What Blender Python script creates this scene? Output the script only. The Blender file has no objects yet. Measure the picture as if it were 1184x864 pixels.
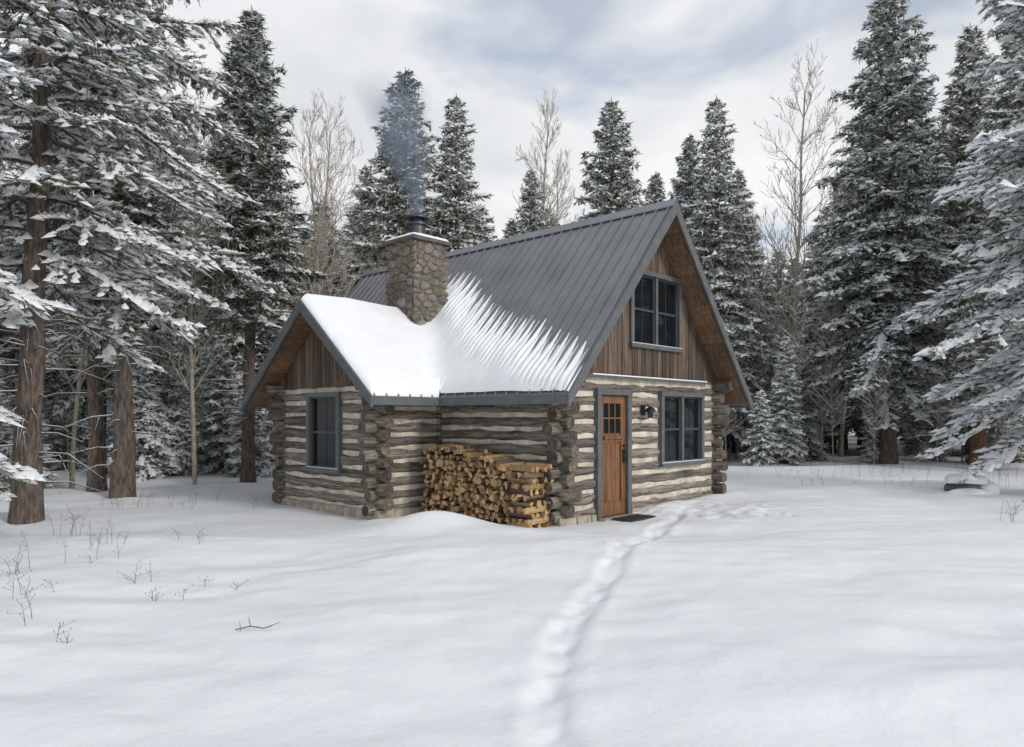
import bpy, math, random
import numpy as np
from mathutils import Vector, Matrix
random.seed(4)
SC = bpy.context.scene
COL = SC.collection

# ------------------------------------------------------------------ materials
def new_mat(name):
    m = bpy.data.materials.new(name); m.use_nodes = True
    nt = m.node_tree
    return m, nt, nt.nodes["Principled BSDF"]
def node(nt, t, **kw):
    n = nt.nodes.new(t)
    for k, v in kw.items(): setattr(n, k, v)
    return n
def setin(n, **kw):
    for k, v in kw.items(): n.inputs[k.replace('_', ' ')].default_value = v
def ramp(nt, fac, stops):
    r = node(nt, 'ShaderNodeValToRGB')
    els = r.color_ramp.elements
    while len(els) < len(stops): els.new(0.5)
    for e, (p, c) in zip(els, stops):
        e.position = p; e.color = (c[0], c[1], c[2], 1)
    nt.links.new(fac, r.inputs[0]); return r.outputs[0]
def noise(nt, scale, detail=4, rough=.6, mapping=None, attr=None):
    tc = node(nt, 'ShaderNodeTexCoord')
    n = node(nt, 'ShaderNodeTexNoise'); setin(n, Scale=scale, Detail=detail, Roughness=rough)
    src = tc.outputs['Object']
    if mapping:
        mp = node(nt, 'ShaderNodeMapping'); mp.inputs['Scale'].default_value = mapping
        nt.links.new(src, mp.inputs[0]); src = mp.outputs[0]
    if attr:
        a = node(nt, 'ShaderNodeAttribute', attribute_name='rnd')
        ad = node(nt, 'ShaderNodeVectorMath', operation='MULTIPLY_ADD')
        nt.links.new(a.outputs['Fac'], ad.inputs[0]); ad.inputs[1].default_value = (37, 53, 71)
        nt.links.new(src, ad.inputs[2]); src = ad.outputs[0]
    nt.links.new(src, n.inputs['Vector'])
    return n.outputs['Fac']
def mix(nt, fac, a, b, mode='MIX'):
    m = node(nt, 'ShaderNodeMix', data_type='RGBA', blend_type=mode)
    for i, v in ((0, fac), (6, a), (7, b)):
        if isinstance(v, (int, float)): m.inputs[i].default_value = v
        elif isinstance(v, tuple): m.inputs[i].default_value = (*v, 1)
        else: nt.links.new(v, m.inputs[i])
    return m.outputs[2]
def bump(nt, b, h, strength, dist):
    n = node(nt, 'ShaderNodeBump'); setin(n, Strength=strength, Distance=dist)
    nt.links.new(h, n.inputs['Height']); nt.links.new(n.outputs[0], b.inputs['Normal'])
def rnd_attr(nt):
    return node(nt, 'ShaderNodeAttribute', attribute_name='rnd').outputs['Fac']

def wood(name, stops, scale, mapping, rough=.75, rndamt=.7, bstr=.5, bd=.01, grey=None, crack=None):
    m, nt, b = new_mat(name)
    f = noise(nt, scale, 8, .65, mapping, attr=True)
    c = ramp(nt, f, stops)
    r = ramp(nt, rnd_attr(nt), [(0, (1 - rndamt,) * 3), (1, (1.0, 1.0, 1.0))])
    c = mix(nt, 1.0, c, r, 'MULTIPLY')
    if grey:
        g = ramp(nt, noise(nt, 1.9, 5, .65, attr=True), [(.40, (0, 0, 0)), (.58, (.9, .9, .9))])
        g2 = mix(nt, 1.0, ramp(nt, f, [(.3, tuple(x * .3 for x in grey)), (.7, tuple(x * 1.3 for x in grey))]), r, 'MULTIPLY')
        c = mix(nt, g, c, g2)
    if crack:
        ck = noise(nt, crack[0], 4, .7, crack[1], attr=True)
        c = mix(nt, 1.0, c, ramp(nt, ck, [(.38, (.24, .22, .20)), (.47, (1, 1, 1))]), 'MULTIPLY')
    nt.links.new(c, b.inputs['Base Color']); b.inputs['Roughness'].default_value = rough
    bump(nt, b, f, bstr, bd)
    return m
LOGST = [(.32, (.06, .047, .036)), (.44, (.19, .15, .115)), (.55, (.36, .305, .24)), (.72, (.49, .44, .365))]
M_LOGX = wood('log_wood_x', LOGST, 3.0, (.5, 6, 6), rndamt=.55, bstr=1, bd=.025, grey=(.29, .268, .24), crack=(5, (.6, 9, 9)))
M_LOGY = wood('log_wood_y', LOGST, 3.0, (6, .5, 6), rndamt=.55, bstr=1, bd=.025, grey=(.29, .268, .24), crack=(5, (9, .6, 9)))
M_END = wood('log_end_grain', [(.3, (.04, .031, .026)), (.5, (.14, .112, .09)), (.7, (.30, .25, .20))], 14, (1, 1, 1), rndamt=.65)
M_BOARD = wood('gable_boards', [(.3, (.03, .02, .014)), (.46, (.12, .072, .045)), (.6, (.235, .148, .09)), (.75, (.36, .26, .17))], 3.0, (7, 7, .5), rndamt=.7, grey=(.17, .135, .105))
M_SOFF = wood('soffit_wood', [(.3, (.08, .045, .026)), (.6, (.24, .14, .077))], 3.0, (2, 7, 2), rndamt=.4)
M_DOOR = wood('door_wood', [(.3, (.08, .034, .014)), (.55, (.24, .11, .048)), (.75, (.34, .18, .08))], 3.0, (8, 8, .6), rough=.5, rndamt=.4)
M_FIREEND = wood('split_wood', [(.25, (.26, .14, .06)), (.5, (.58, .37, .18)), (.75, (.74, .54, .31))], 6, (1, 3, 3), rndamt=.8)
M_BARKW = wood('firewood_bark', [(.3, (.05, .037, .028)), (.7, (.22, .16, .12))], 9, (1, 3, 3), rndamt=.5)
def simple(name, col, rough=.6, metal=0, var=.25, sc=4, bs=.2, det=6):
    m, nt, b = new_mat(name)
    f = noise(nt, sc, det, .6)
    c = ramp(nt, f, [(.3, tuple(x * (1 - var) for x in col)), (.7, tuple(min(1, x * (1 + var)) for x in col))])
    nt.links.new(c, b.inputs['Base Color']); setin(b, Roughness=rough, Metallic=metal)
    if bs: bump(nt, b, f, bs, .01)
    return m
M_CHINK = simple('chinking_mortar', (.57, .52, .43), .9, var=.34, sc=5)
M_METAL = simple('roof_metal', (.205, .213, .232), .42, .35, var=.18, sc=1.2, bs=.04)
M_TRIM = simple('grey_trim_paint', (.105, .113, .118), .55, var=.2, sc=5)
M_TRIM2 = simple('window_sash_paint', (.05, .056, .06), .5, var=.1)
M_CONC = simple('foundation_stone', (.36, .32, .26), .9, var=.4, sc=7, bs=.6)
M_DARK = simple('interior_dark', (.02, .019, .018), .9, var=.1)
M_BLACK = simple('black_metal', (.03, .03, .033), .45, .6)
M_PIPE = simple('flue_pipe_metal', (.075, .085, .10), .4, .5)
M_CURT = simple('curtain_fabric', (.22, .21, .19), .9, var=.3, sc=8)
M_MAT = simple('door_mat_fiber', (.05, .045, .04), .95, var=.3, sc=30)
M_ROCK = simple('rock', (.13, .12, .11), .9, var=.4, sc=5)
m, nt, b = new_mat('window_glass'); M_GLASS = m
setin(b, Roughness=.04); b.inputs['Base Color'].default_value = (.02, .024, .028, 1)
tr = node(nt, 'ShaderNodeBsdfTransparent'); tr.inputs[0].default_value = (.55, .6, .6, 1)
mx = node(nt, 'ShaderNodeMixShader'); mx.inputs[0].default_value = .45
nt.links.new(tr.outputs[0], mx.inputs[1]); nt.links.new(b.outputs[0], mx.inputs[2])
nt.links.new(mx.outputs[0], nt.nodes['Material Output'].inputs[0])
bump(nt, b, noise(nt, 1.5, 2), .15, .02)

# stone for chimney
m, nt, b = new_mat('chimney_stone'); M_STONE = m
r = rnd_attr(nt)
c = ramp(nt, r, [(0, (.26, .24, .205)), (.04, (.12, .11, .095)), (.3, (.28, .24, .19)), (.5, (.16, .155, .15)), (.7, (.34, .31, .26)), (.85, (.20, .16, .12)), (1, (.30, .29, .28))])
f = noise(nt, 16, 6, .7)
c = mix(nt, 1.0, c, ramp(nt, f, [(.3, (.4, .4, .4)), (.7, (1.2, 1.18, 1.12))]), 'MULTIPLY')
nt.links.new(c, b.inputs['Base Color']); setin(b, Roughness=.9); bump(nt, b, f, .7, .03)

# snow
def snow_mat(name, col, bs, sc):
    m, nt, b = new_mat(name)
    f = noise(nt, sc, 8, .6)
    c = ramp(nt, f, [(.3, tuple(x * .96 for x in col)), (.7, col)])
    nt.links.new(c, b.inputs['Base Color']); setin(b, Roughness=.65)
    b.inputs['Specular IOR Level'].default_value = .25
    bump(nt, b, f, bs, .05); return m
M_SNOW = snow_mat('snow', (.80, .825, .86), .6, 2.0)
M_SNOWROOF = snow_mat('roof_snow', (.84, .86, .89), .3, 4)
def flat(name, col, rough):
    m, nt, b = new_mat(name)
    oi = node(nt, 'ShaderNodeObjectInfo')
    rr = ramp(nt, oi.outputs['Random'], [(0, tuple(x * .9 for x in col)), (1, col)])
    nt.links.new(rr, b.inputs['Base Color']); setin(b, Roughness=rough); b.inputs['Specular IOR Level'].default_value = 0
    return m
M_SNOWT = flat('branch_snow', (.88, .895, .92), .7)
M_FROST = flat('frosted_needles', (.60, .63, .62), .8)

def needle(name, c1, c2):
    m, nt, b = new_mat(name)
    c = ramp(nt, noise(nt, 1.6, 1, .5), [(.35, c1), (.65, c2)])
    oi = node(nt, 'ShaderNodeObjectInfo')
    rr = ramp(nt, oi.outputs['Random'], [(0, (.8, .85, .85)), (1, (1.2, 1.1, 1.0))])
    c = mix(nt, 1.0, c, rr, 'MULTIPLY')
    nt.links.new(c, b.inputs['Base Color']); setin(b, Roughness=.8)
    b.inputs['Specular IOR Level'].default_value = 0.1
    return m
M_NEED = needle('conifer_needles', (.070, .090, .050), (.150, .162, .095))
def barkm(name, a, bb, mp=(5, 5, 1)):
    m, nt, b = new_mat(name)
    f = noise(nt, 4, 5, .7, mp)
    nt.links.new(ramp(nt, f, [(.35, a), (.65, bb)]), b.inputs['Base Color']); setin(b, Roughness=.95)
    bump(nt, b, f, 1.0, .05); return m
M_BARK = barkm('conifer_bark', (.045, .036, .030), (.21, .168, .14))
M_BIRCH = barkm('deciduous_bark', (.28, .24, .19), (.56, .51, .44), (3, 3, 1.5))
M_WEED = barkm('dry_weed_stem', (.08, .055, .04), (.2, .15, .1))
M_SNAG = barkm('broken_trunk_wood', (.08, .045, .03), (.22, .13, .085))

# ------------------------------------------------------------------ mesh builder
class MB:
    def __init__(s): s.v = []; s.f = []; s.m = []; s.r = []; s.sm = []; s.mats = []
    def mi(s, mat):
        if mat not in s.mats: s.mats.append(mat)
        return s.mats.index(mat)
    def add(s, vs, fs, mat, rnd=None, smooth=False):
        o = len(s.v); s.v += [tuple(v) for v in vs]
        i = s.mi(mat); rnd = random.random() if rnd is None else rnd
        for f in fs:
            s.f.append([o + k for k in f]); s.m.append(i); s.r.append(rnd); s.sm.append(smooth)
    def box(s, a, b, mat, rnd=None):
        x0, y0, z0 = [min(p, q) for p, q in zip(a, b)]; x1, y1, z1 = [max(p, q) for p, q in zip(a, b)]
        vs = [(x0, y0, z0), (x1, y0, z0), (x1, y1, z0), (x0, y1, z0), (x0, y0, z1), (x1, y0, z1), (x1, y1, z1), (x0, y1, z1)]
        s.add(vs, [(3, 2, 1, 0), (4, 5, 6, 7), (0, 1, 5, 4), (1, 2, 6, 5), (2, 3, 7, 6), (3, 0, 4, 7)], mat, rnd)
    def prism(s, poly, off, mat, rnd=None):
        n = len(poly); off = Vector(off)
        vs = [Vector(p) for p in poly] + [Vector(p) + off for p in poly]
        fs = [tuple(range(n))[::-1], tuple(range(n, 2 * n))] + [(i, (i + 1) % n, n + (i + 1) % n, n + i) for i in range(n)]
        s.add(vs, fs, mat, rnd)
    def tube(s, pts, rs, n, mat, cap=None, rnd=None, jit=0, flat=1.0):
        rnd = random.random() if rnd is None else rnd
        pts = [Vector(p) for p in pts]; vs = []
        for i, p in enumerate(pts):
            d = (pts[min(i + 1, len(pts) - 1)] - pts[max(i - 1, 0)]).normalized()
            up = Vector((0, 0, 1)) if abs(d.z) < .9 else Vector((0, 1, 0))
            a = d.cross(up).normalized(); c = d.cross(a)
            for k in range(n):
                t = 2 * math.pi * k / n; r = rs[i] * (1 + random.uniform(-jit, jit))
                vs.append(p + a * math.cos(t) * r + c * math.sin(t) * r * flat)
        fs = []
        for i in range(len(pts) - 1):
            for k in range(n):
                fs.append((i * n + k, i * n + (k + 1) % n, (i + 1) * n + (k + 1) % n, (i + 1) * n + k))
        s.add(vs, fs, mat, rnd, smooth=True)
        if cap:
            L = len(pts) - 1
            s.add(vs[:n], [tuple(range(n))[::-1]], cap); s.add(vs[L * n:], [tuple(range(n))], cap)
    def build(s, name, parent=None):
        me = bpy.data.meshes.new(name); me.from_pydata(s.v, [], s.f)
        for m in s.mats: me.materials.append(m)
        me.polygons.foreach_set('material_index', s.m); me.polygons.foreach_set('use_smooth', s.sm)
        at = me.attributes.new('rnd', 'FLOAT', 'FACE'); at.data.foreach_set('value', s.r)
        me.update(); ob = bpy.data.objects.new(name, me); COL.objects.link(ob)
        if parent: ob.parent = parent
        return ob
def empty(name, loc=(0, 0, 0), rz=0):
    e = bpy.data.objects.new(name, None); COL.objects.link(e); e.location = loc; e.rotation_euler = (0, 0, rz); return e

def fast_mesh(name, V, T, MI, mats, smooth=None):
    me = bpy.data.meshes.new(name); nv, nf = len(V), len(T); k = T.shape[1]
    me.vertices.add(nv); me.vertices.foreach_set('co', V.astype(np.float32).ravel())
    me.loops.add(nf * k); me.loops.foreach_set('vertex_index', T.astype(np.int32).ravel())
    me.polygons.add(nf); me.polygons.foreach_set('loop_start', np.arange(0, nf * k, k, dtype=np.int32))
    for m in mats: me.materials.append(m)
    me.polygons.foreach_set('material_index', MI.astype(np.int32))
    if smooth is not None: me.polygons.foreach_set('use_smooth', smooth)
    me.update(calc_edges=True); return me

# ------------------------------------------------------------------ terrain
def vnoise(x, y, s, seed=0):
    rng = np.random.RandomState(seed); t = rng.rand(256, 256)
    x = np.asarray(x) / s + 1000.0; y = np.asarray(y) / s + 1000.0
    xi = np.floor(x).astype(int); yi = np.floor(y).astype(int); fx = x - xi; fy = y - yi
    fx = fx * fx * (3 - 2 * fx); fy = fy * fy * (3 - 2 * fy)
    g = lambda a, b: t[a % 256, b % 256]
    return (g(xi, yi) * (1 - fx) + g(xi + 1, yi) * fx) * (1 - fy) + (g(xi, yi + 1) * (1 - fx) + g(xi + 1, yi + 1) * fx) * fy - .5
TR = [(2.75, 12.0), (2.2, 10.9), (1.75, 9.9), (1.40, 9.0), (1.12, 8.05), (.88, 7.2), (.66, 6.5), (.46, 5.8), (.33, 5.2), (.25, 4.5), (.20, 3.8), (.15, 3.0), (.1, 1.5)]
def dist_poly(x, y, P):
    d = np.full(np.shape(x), 1e9)
    for (ax, ay), (bx, by) in zip(P[:-1], P[1:]):
        vx, vy = bx - ax, by - ay
        t = np.clip(((x - ax) * vx + (y - ay) * vy) / (vx * vx + vy * vy), 0, 1)
        d = np.minimum(d, np.hypot(x - ax - t * vx, y - ay - t * vy))
    return d
_rs = np.random.RandomState(3)
STEPS = []
for (ax, ay), (bx, by) in zip(TR[:-1], TR[1:]):
    L = math.hypot(bx - ax, by - ay); n = max(1, int(L / .36))
    for i in range(n):
        t = i / n; sd = 1 if len(STEPS) % 2 else -1
        nx, ny = -(by - ay) / L, (bx - ax) / L
        STEPS.append((ax + (bx - ax) * t + nx * .04 * sd + _rs.randn() * .025, ay + (by - ay) * t + ny * .04 * sd + _rs.randn() * .05, math.atan2(by - ay, bx - ax) + _rs.randn() * .15))
for i in range(40):
    STEPS.append((2.0 + _rs.rand() * 2.9, 11.6 + _rs.rand() * 2.3, _rs.rand() * 6))
def loc2w(x, y): return (.76 + .686 * x - .728 * y, 11.4 + .728 * x + .686 * y)
BANKS = [([loc2w(2.4, -.30), loc2w(5.2, -.30)], .08, .36), ([loc2w(-1.7, 2.40), loc2w(-.4, 2.40)], .06, .32)]
def gz(x, y):
    x = np.asarray(x, float); y = np.asarray(y, float)
    wx_ = x + 1.6 * vnoise(x, y, 4, 50); wy_ = y * 1.8 + 1.6 * vnoise(x, y, 4, 51)
    z = .36 * vnoise(x, y, 9, 1) + .20 * vnoise(wx_, wy_, 2.6, 2) + .085 * vnoise(wx_, wy_, 1.0, 5) + .022 * vnoise(wx_, wy_, .38, 7) + .008 * vnoise(x, y, .2, 6)
    near = np.exp(-(((x + 1.0) / 5.5) ** 2 + ((y - 13.0) / 3.6) ** 2))
    z = z * (1 - .85 * near) - .06 * near
    far = np.clip((y - 30) / 60, 0, 1); z = z + far * 1.5 * vnoise(x, y, 25, 8)
    z = z + .29 * np.exp(-(((x + 1.15) / .80) ** 2 + ((y - 10.95) / .45) ** 2))
    z = z + .10 * np.exp(-(((x + .1) / 1.2) ** 2 + ((y - 10.3) / .5) ** 2))
    for P, hgt, wd in BANKS:
        z = z + hgt * np.exp(-(dist_poly(x, y, P) / wd) ** 2) * (1 + .8 * vnoise(x, y, .5, 60))
    d = dist_poly(x, y, TR) + .05 * vnoise(x, y, .6, 70)
    w = .115 + .06 * vnoise(x, y, .35, 12)
    z = z - .030 * np.exp(-(np.abs(d) / w) ** 4) * (1 + .9 * vnoise(x, y, .16, 11)) + .006 * np.exp(-((d - .2) / .06) ** 2) * (1 + 1.9 * vnoise(x, y, .17, 9))
    d2 = np.hypot((x - 3.3) / 1.5, (y - 12.6) / .85)
    z = z + np.exp(-d2 ** 2) * (.09 * vnoise(x, y, .16, 14) + .10 * vnoise(x, y, .4, 15))
    for sx, sy, a in STEPS:
        m = (np.abs(x - sx) < .4) & (np.abs(y - sy) < .4)
        if not np.any(m): continue
        dx, dy = x - sx, y - sy
        u = dx * math.cos(a) + dy * math.sin(a); v = -dx * math.sin(a) + dy * math.cos(a)
        z = z - np.where(m, .018 * np.exp(-((u / .13) ** 4 + (v / .05) ** 4)), 0)
    return z
def axis(segs):
    out = []
    for a, b, st in segs: out += list(np.arange(a, b, st))
    return np.array(out)
xs = axis([(-400, -60, 20), (-60, -14, 1.5), (-14, -6, .2), (-6, -1.2, .07), (-1.2, 5.0, .031), (5.0, 8, .09), (8, 16, .3), (16, 60, 1.5), (60, 401, 20)])
ys = axis([(-60, 0, 6), (0, 1.8, .3), (1.8, 9, .031), (9, 15, .042), (15, 20, .2), (20, 60, .8), (60, 500, 15)])
GX, GY = np.meshgrid(xs, ys); GZ = gz(GX, GY)
nx, ny = len(xs), len(ys)
idx = np.arange(nx * ny).reshape(ny, nx)
T = np.stack([idx[:-1, :-1], idx[:-1, 1:], idx[1:, 1:], idx[1:, :-1]], -1).reshape(-1, 4)
me = fast_mesh('snowy_ground', np.stack([GX, GY, GZ], -1).reshape(-1, 3), T, np.zeros(len(T)), [M_SNOW], np.ones(len(T), bool))
COL.objects.link(bpy.data.objects.new('snowy_ground', me))

# ------------------------------------------------------------------ log cabin (local: x along front, y to the back)
ANG = math.atan2(.728, .686)
CAB = empty('log_cabin', (.76, 11.4, 0), ANG)
W, D = 4.85, 8.0
WX, WY0, WY1 = -1.415, 2.83, 5.87
E = 2.05; SM = 1.155; SW = .82; RX = 2.425; RZ = E + SM * 2.975
WYC = 4.375; WRZ = E + SW * 2.125
Y0, Y1 = -.6, 8.55
PITCH = .228; R = .104
def zmain(x): return E + SM * (min(x, 2 * RX - x) + .55)
def zwing(y): return E + SW * (2.125 - abs(y - WYC))

def subtract(a, b, ops, z, m=.0):
    segs = [(a, b)]
    for o0, o1, z0, z1 in ops:
        if z0 - m < z < z1 + m:
            ns = []
            for p, q in segs:
                if o1 <= p or o0 >= q: ns.append((p, q)); continue
                if p < o0: ns.append((p, o0))
                if o1 < q: ns.append((o1, q))
            segs = ns
    return segs
walls = MB()
def log_wall(ax, c, a, b, ops, off, ext0=.3, ext1=.3, top=2.36):
    z = .15 + off; k = 0
    mat = M_LOGX if ax == 'x' else M_LOGY
    while z < top:
        for p, q in subtract(a, b, ops, z, .03):
            e0 = ext0 * random.uniform(.65, 1.25) if p == a else 0; e1 = ext1 * random.uniform(.65, 1.25) if q == b else 0
            L = q + e1 - p + e0; n = max(2, int(L / .22)); pts = []; rs = []
            rr = R * random.uniform(.92, 1.06)
            for i in range(n + 1):
                t = p - e0 + L * i / n; w1 = random.uniform(-.012, .012); w2 = random.uniform(-.012, .012)
                pts.append((t, c + w1, z + w2) if ax == 'x' else (c + w1, t, z + w2)); rs.append(rr * random.uniform(.91, 1.07))
            walls.tube(pts, rs, 18, mat, cap=M_END, jit=.05)
        z += PITCH; k += 1
    cuts = sorted({a, b} | {o for op in ops for o in op[:2]})
    for p, q in zip(cuts[:-1], cuts[1:]):
        mid = (p + q) / 2; zs = [(0, top + .03)]
        for o0, o1, z0, z1 in ops:
            if o0 <= mid <= o1: zs = [(0, z0), (z1, top + .03)]
        for u, v in zs:
            if ax == 'x': walls.box((p, c - .064, u), (q, c + .064, v), M_CHINK)
            else: walls.box((c - .064, p, u), (c + .064, q, v), M_CHINK)
DOOR = (.80, 1.74, 0, 2.08); WIN = (2.74, 4.30, .86, 2.10)
WWIN = (3.80, 4.86, .78, 2.08)
log_wall('x', 0, 0, W, [DOOR, WIN], 0)
log_wall('x', D, 0, W, [], 0)
log_wall('y', 0, 0, D, [], PITCH / 2)
log_wall('y', W, 0, D, [], PITCH / 2)
log_wall('x', WY0, WX, 0, [], 0, ext1=0)
log_wall('x', WY1, WX, 0, [], 0, ext1=0)
log_wall('y', WX, WY0, WY1, [WWIN], PITCH / 2)
walls.build('log_walls', CAB)
fd = MB()
def stones(ax, c, a, b, side):
    t = a
    while t < b - .02:
        w = min(random.uniform(.2, .42), b - t); h = random.uniform(.115, .14); o = random.uniform(.12, .15)
        u0, u1 = t + .008, t + w - .008; lo, hi = sorted((c - side * .02, c + side * o))
        if ax == 'x': fd.prism([(u0, lo, -.5), (u1, lo, -.5), (u1, hi, -.5), (u0, hi, -.5)], (0, 0, .5 + h), M_CONC)
        else: fd.prism([(lo, u0, -.5), (hi, u0, -.5), (hi, u1, -.5), (lo, u1, -.5)], (0, 0, .5 + h), M_CONC)
        t += w
stones('x', 0, -.12, .76, -1); stones('x', 0, 1.78, W + .12, -1); stones('y', 0, -.12, WY0 - .16, -1)
stones('x', WY0, WX - .12, -.16, -1); stones('y', WX, WY0 - .12, WY1 + .12, -1)
fd.box((-.10, -.10, -.5), (W + .12, D + .12, .05), M_CONC)
fd.box((WX - .10, WY0 - .10, -.5), (-.12, WY1 + .14, .058), M_CONC)
fd.build('foundation', CAB)

# gables
gb = MB()
def boards_x(yf, a, b, zb, fz, op=None):
    x = a
    while x < b - .01:
        w = random.uniform(.11, .17); x1 = min(x + w, b)
        g = .006; p, q = x + g, x1 - g; d = random.uniform(0, .012)
        parts = [(zb - random.uniform(0, .02), None)]
        if op and op[0] < (p + q) / 2 < op[1]: parts = [(zb, op[2]), (op[3], None)]
        for lo, hi in parts:
            h0 = hi if hi else fz(p); h1 = hi if hi else fz(q)
            if max(h0, h1) < lo + .02: continue
            h0 = max(h0, lo + .001); h1 = max(h1, lo + .001)
            poly = [(p, yf - d, lo), (q, yf - d, lo), (q, yf - d, h1)]
            if p < RX < q and not hi: poly.append((RX, yf - d, fz(RX)))
            poly.append((p, yf - d, h0)); gb.prism(poly, (0, .03, 0), M_BOARD)
        x = x1
UW = (1.76, 3.44, 3.0, 4.24)
fz = lambda x: zmain(x) - .17
boards_x(-.10, -.1, W + .1, 2.40, fz, UW)
boards_x(D + .08, -.1, W + .1, 2.40, fz)
for yb in (-.06, D + .03):
    pts = [(0, yb, 2.38), (UW[0], yb, 2.38), (UW[0], yb, fz(UW[0])), (0, yb, fz(0))]
    gb.prism(pts, (0, .03, 0), M_DARK)
    pts = [(UW[1], yb, 2.38), (W, yb, 2.38), (W, yb, fz(W)), (UW[1], yb, fz(UW[1]))]
    gb.prism(pts, (0, .03, 0), M_DARK)
    gb.box((UW[0], yb, 2.38), (UW[1], yb + .03, UW[2]), M_DARK)
    gb.prism([(UW[0], yb, UW[3]), (UW[1], yb, UW[3]), (UW[1], yb, fz(UW[1])), (RX, yb, fz(RX)), (UW[0], yb, fz(UW[0]))], (0, .03, 0), M_DARK)
y = WY0 - .1
while y < WY1 + .1:
    w = random.uniform(.11, .17); p, q = y + .006, min(y + w, WY1 + .1) - .006; d = random.uniform(0, .012)
    h0, h1 = zwing(p) - .17, zwing(q) - .17
    if max(h0, h1) > 2.30:
        poly = [(WX - .10 - d, p, 2.25), (WX - .10 - d, q, 2.25), (WX - .10 - d, q, max(h1, 2.26))]
        if p < WYC < q: poly.append((WX - .10 - d, WYC, zwing(WYC) - .17))
        poly.append((WX - .10 - d, p, max(h0, 2.26))); gb.prism(poly, (.03, 0, 0), M_BOARD)
    y += w
gb.prism([(WX - .06, WY0, 2.25), (WX - .06, WY1, 2.25), (WX - .06, WY1, zwing(WY1) - .17), (WX - .06, WYC, zwing(WYC) - .17), (WX - .06, WY0, zwing(WY0) - .17)], (.03, 0, 0), M_DARK)
gb.build('gable_boards', CAB)

# roofs
rf = MB(); TH = .10
def slab(poly, dz, mat): rf.prism(poly, (0, 0, dz), mat, .5)
slab([(-.55, Y0, E), (RX, Y0, RZ), (RX, Y1, RZ), (-.55, Y1, E)], -TH, M_METAL)
slab([(2 * RX + .55, Y0, E), (2 * RX + .55, Y1, E), (RX, Y1, RZ), (RX, Y0, RZ)], -TH, M_METAL)
wy0, wy1, wx = WYC - 2.125, WYC + 2.125, WX - .55
slab([(wx, wy0, E), (-.55, wy0, E), (.96, WYC, WRZ), (wx, WYC, WRZ)], -TH, M_METAL)
slab([(wx, wy1, E), (wx, WYC, WRZ), (.96, WYC, WRZ), (-.55, wy1, E)], -TH, M_METAL)
n = 20
for i in range(n):
    for sgn in (0, 1):
        a = -.50 + (RX + .50) * i / n + .004; b_ = -.50 + (RX + .50) * (i + 1) / n - .004
        za, zb = zmain(a) - TH - .004, zmain(b_) - TH - .004
        if sgn: a, b_ = 2 * RX - a, 2 * RX - b_
        rf.prism([(a, Y0 + .05, za), (b_, Y0 + .05, zb), (b_, Y1 - .05, zb), (a, Y1 - .05, za)], (0, 0, -.03), M_SOFF)
n = 14
for i in range(n):
    for sgn in (0, 1):
        a = wy0 + .05 + (WYC - wy0 - .05) * i / n + .004; b_ = wy0 + .05 + (WYC - wy0 - .05) * (i + 1) / n - .004
        za, zb = zwing(a) - TH - .004, zwing(b_) - TH - .004
        if sgn: a, b_ = 2 * WYC - a, 2 * WYC - b_
        rf.prism([(wx + .05, a, za), (wx + .05, b_, zb), (-.3, b_, zb), (-.3, a, za)], (0, 0, -.03), M_SOFF)
F = .22; FE = .145
for yy in (Y0 - .035, Y1 - .003):
    for s in (0, 1):
        xa = -.58 if not s else 2 * RX + .58
        za = E - .03 * SM
        rf.prism([(xa, yy, za + .02), (RX, yy, RZ + .025), (RX, yy, RZ - F), (xa, yy, za - F + .04)], (0, .038, 0), M_TRIM)
for s in (0, 1):
    ya = wy0 - .03 if not s else wy1 + .03
    za = E - .03 * SW
    rf.prism([(wx - .035, ya, za + .02), (wx - .035, WYC, WRZ + .025), (wx - .035, WYC, WRZ - F + .03), (wx - .035, ya, za - F + .06)], (.038, 0, 0), M_TRIM)
rf.box((-.585, Y0 + .004, E - FE), (-.55, wy0, E - .01), M_TRIM)
rf.box((-.585, wy1, E - FE), (-.55, Y1 - .004, E - .01), M_TRIM)
rf.box((2 * RX + .55, Y0 + .004, E - FE), (2 * RX + .585, Y1 - .004, E - .01), M_TRIM)
rf.box((wx + .004, wy0 - .035, E - FE), (-.587, wy0, E - .012), M_TRIM)
rf.box((wx + .004, wy1, E - FE), (-.587, wy1 + .035, E - .012), M_TRIM)
# standing seams
yy = Y0 + .05; RIB = .24
while yy < Y1:
    for s in (0, 1):
        xa = -.57 if not s else 2 * RX + .57
        rf.prism([(xa, yy - .010, E - .02), (xa, yy + .010, E - .02), (RX, yy + .010, RZ), (RX, yy - .010, RZ)], (0, 0, .05), M_METAL, .5)
    yy += RIB
xx = wx + .05
while xx < .2:
    rf.prism([(xx - .010, wy0 - .02, E - .02), (xx + .010, wy0 - .02, E - .02), (xx + .010, WYC, WRZ), (xx - .010, WYC, WRZ)], (0, 0, .04), M_METAL, .5)
    xx += RIB
for s in (1, -1):
    rf.prism([(RX, Y0 - .04, RZ + .06), (RX + s * .13, Y0 - .04, RZ + .06 - .13 * SM), (RX + s * .13, Y1 + .04, RZ + .06 - .13 * SM), (RX, Y1 + .04, RZ + .06)], (0, 0, -.02), M_METAL, .5)
rf.build('roof', CAB)

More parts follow.
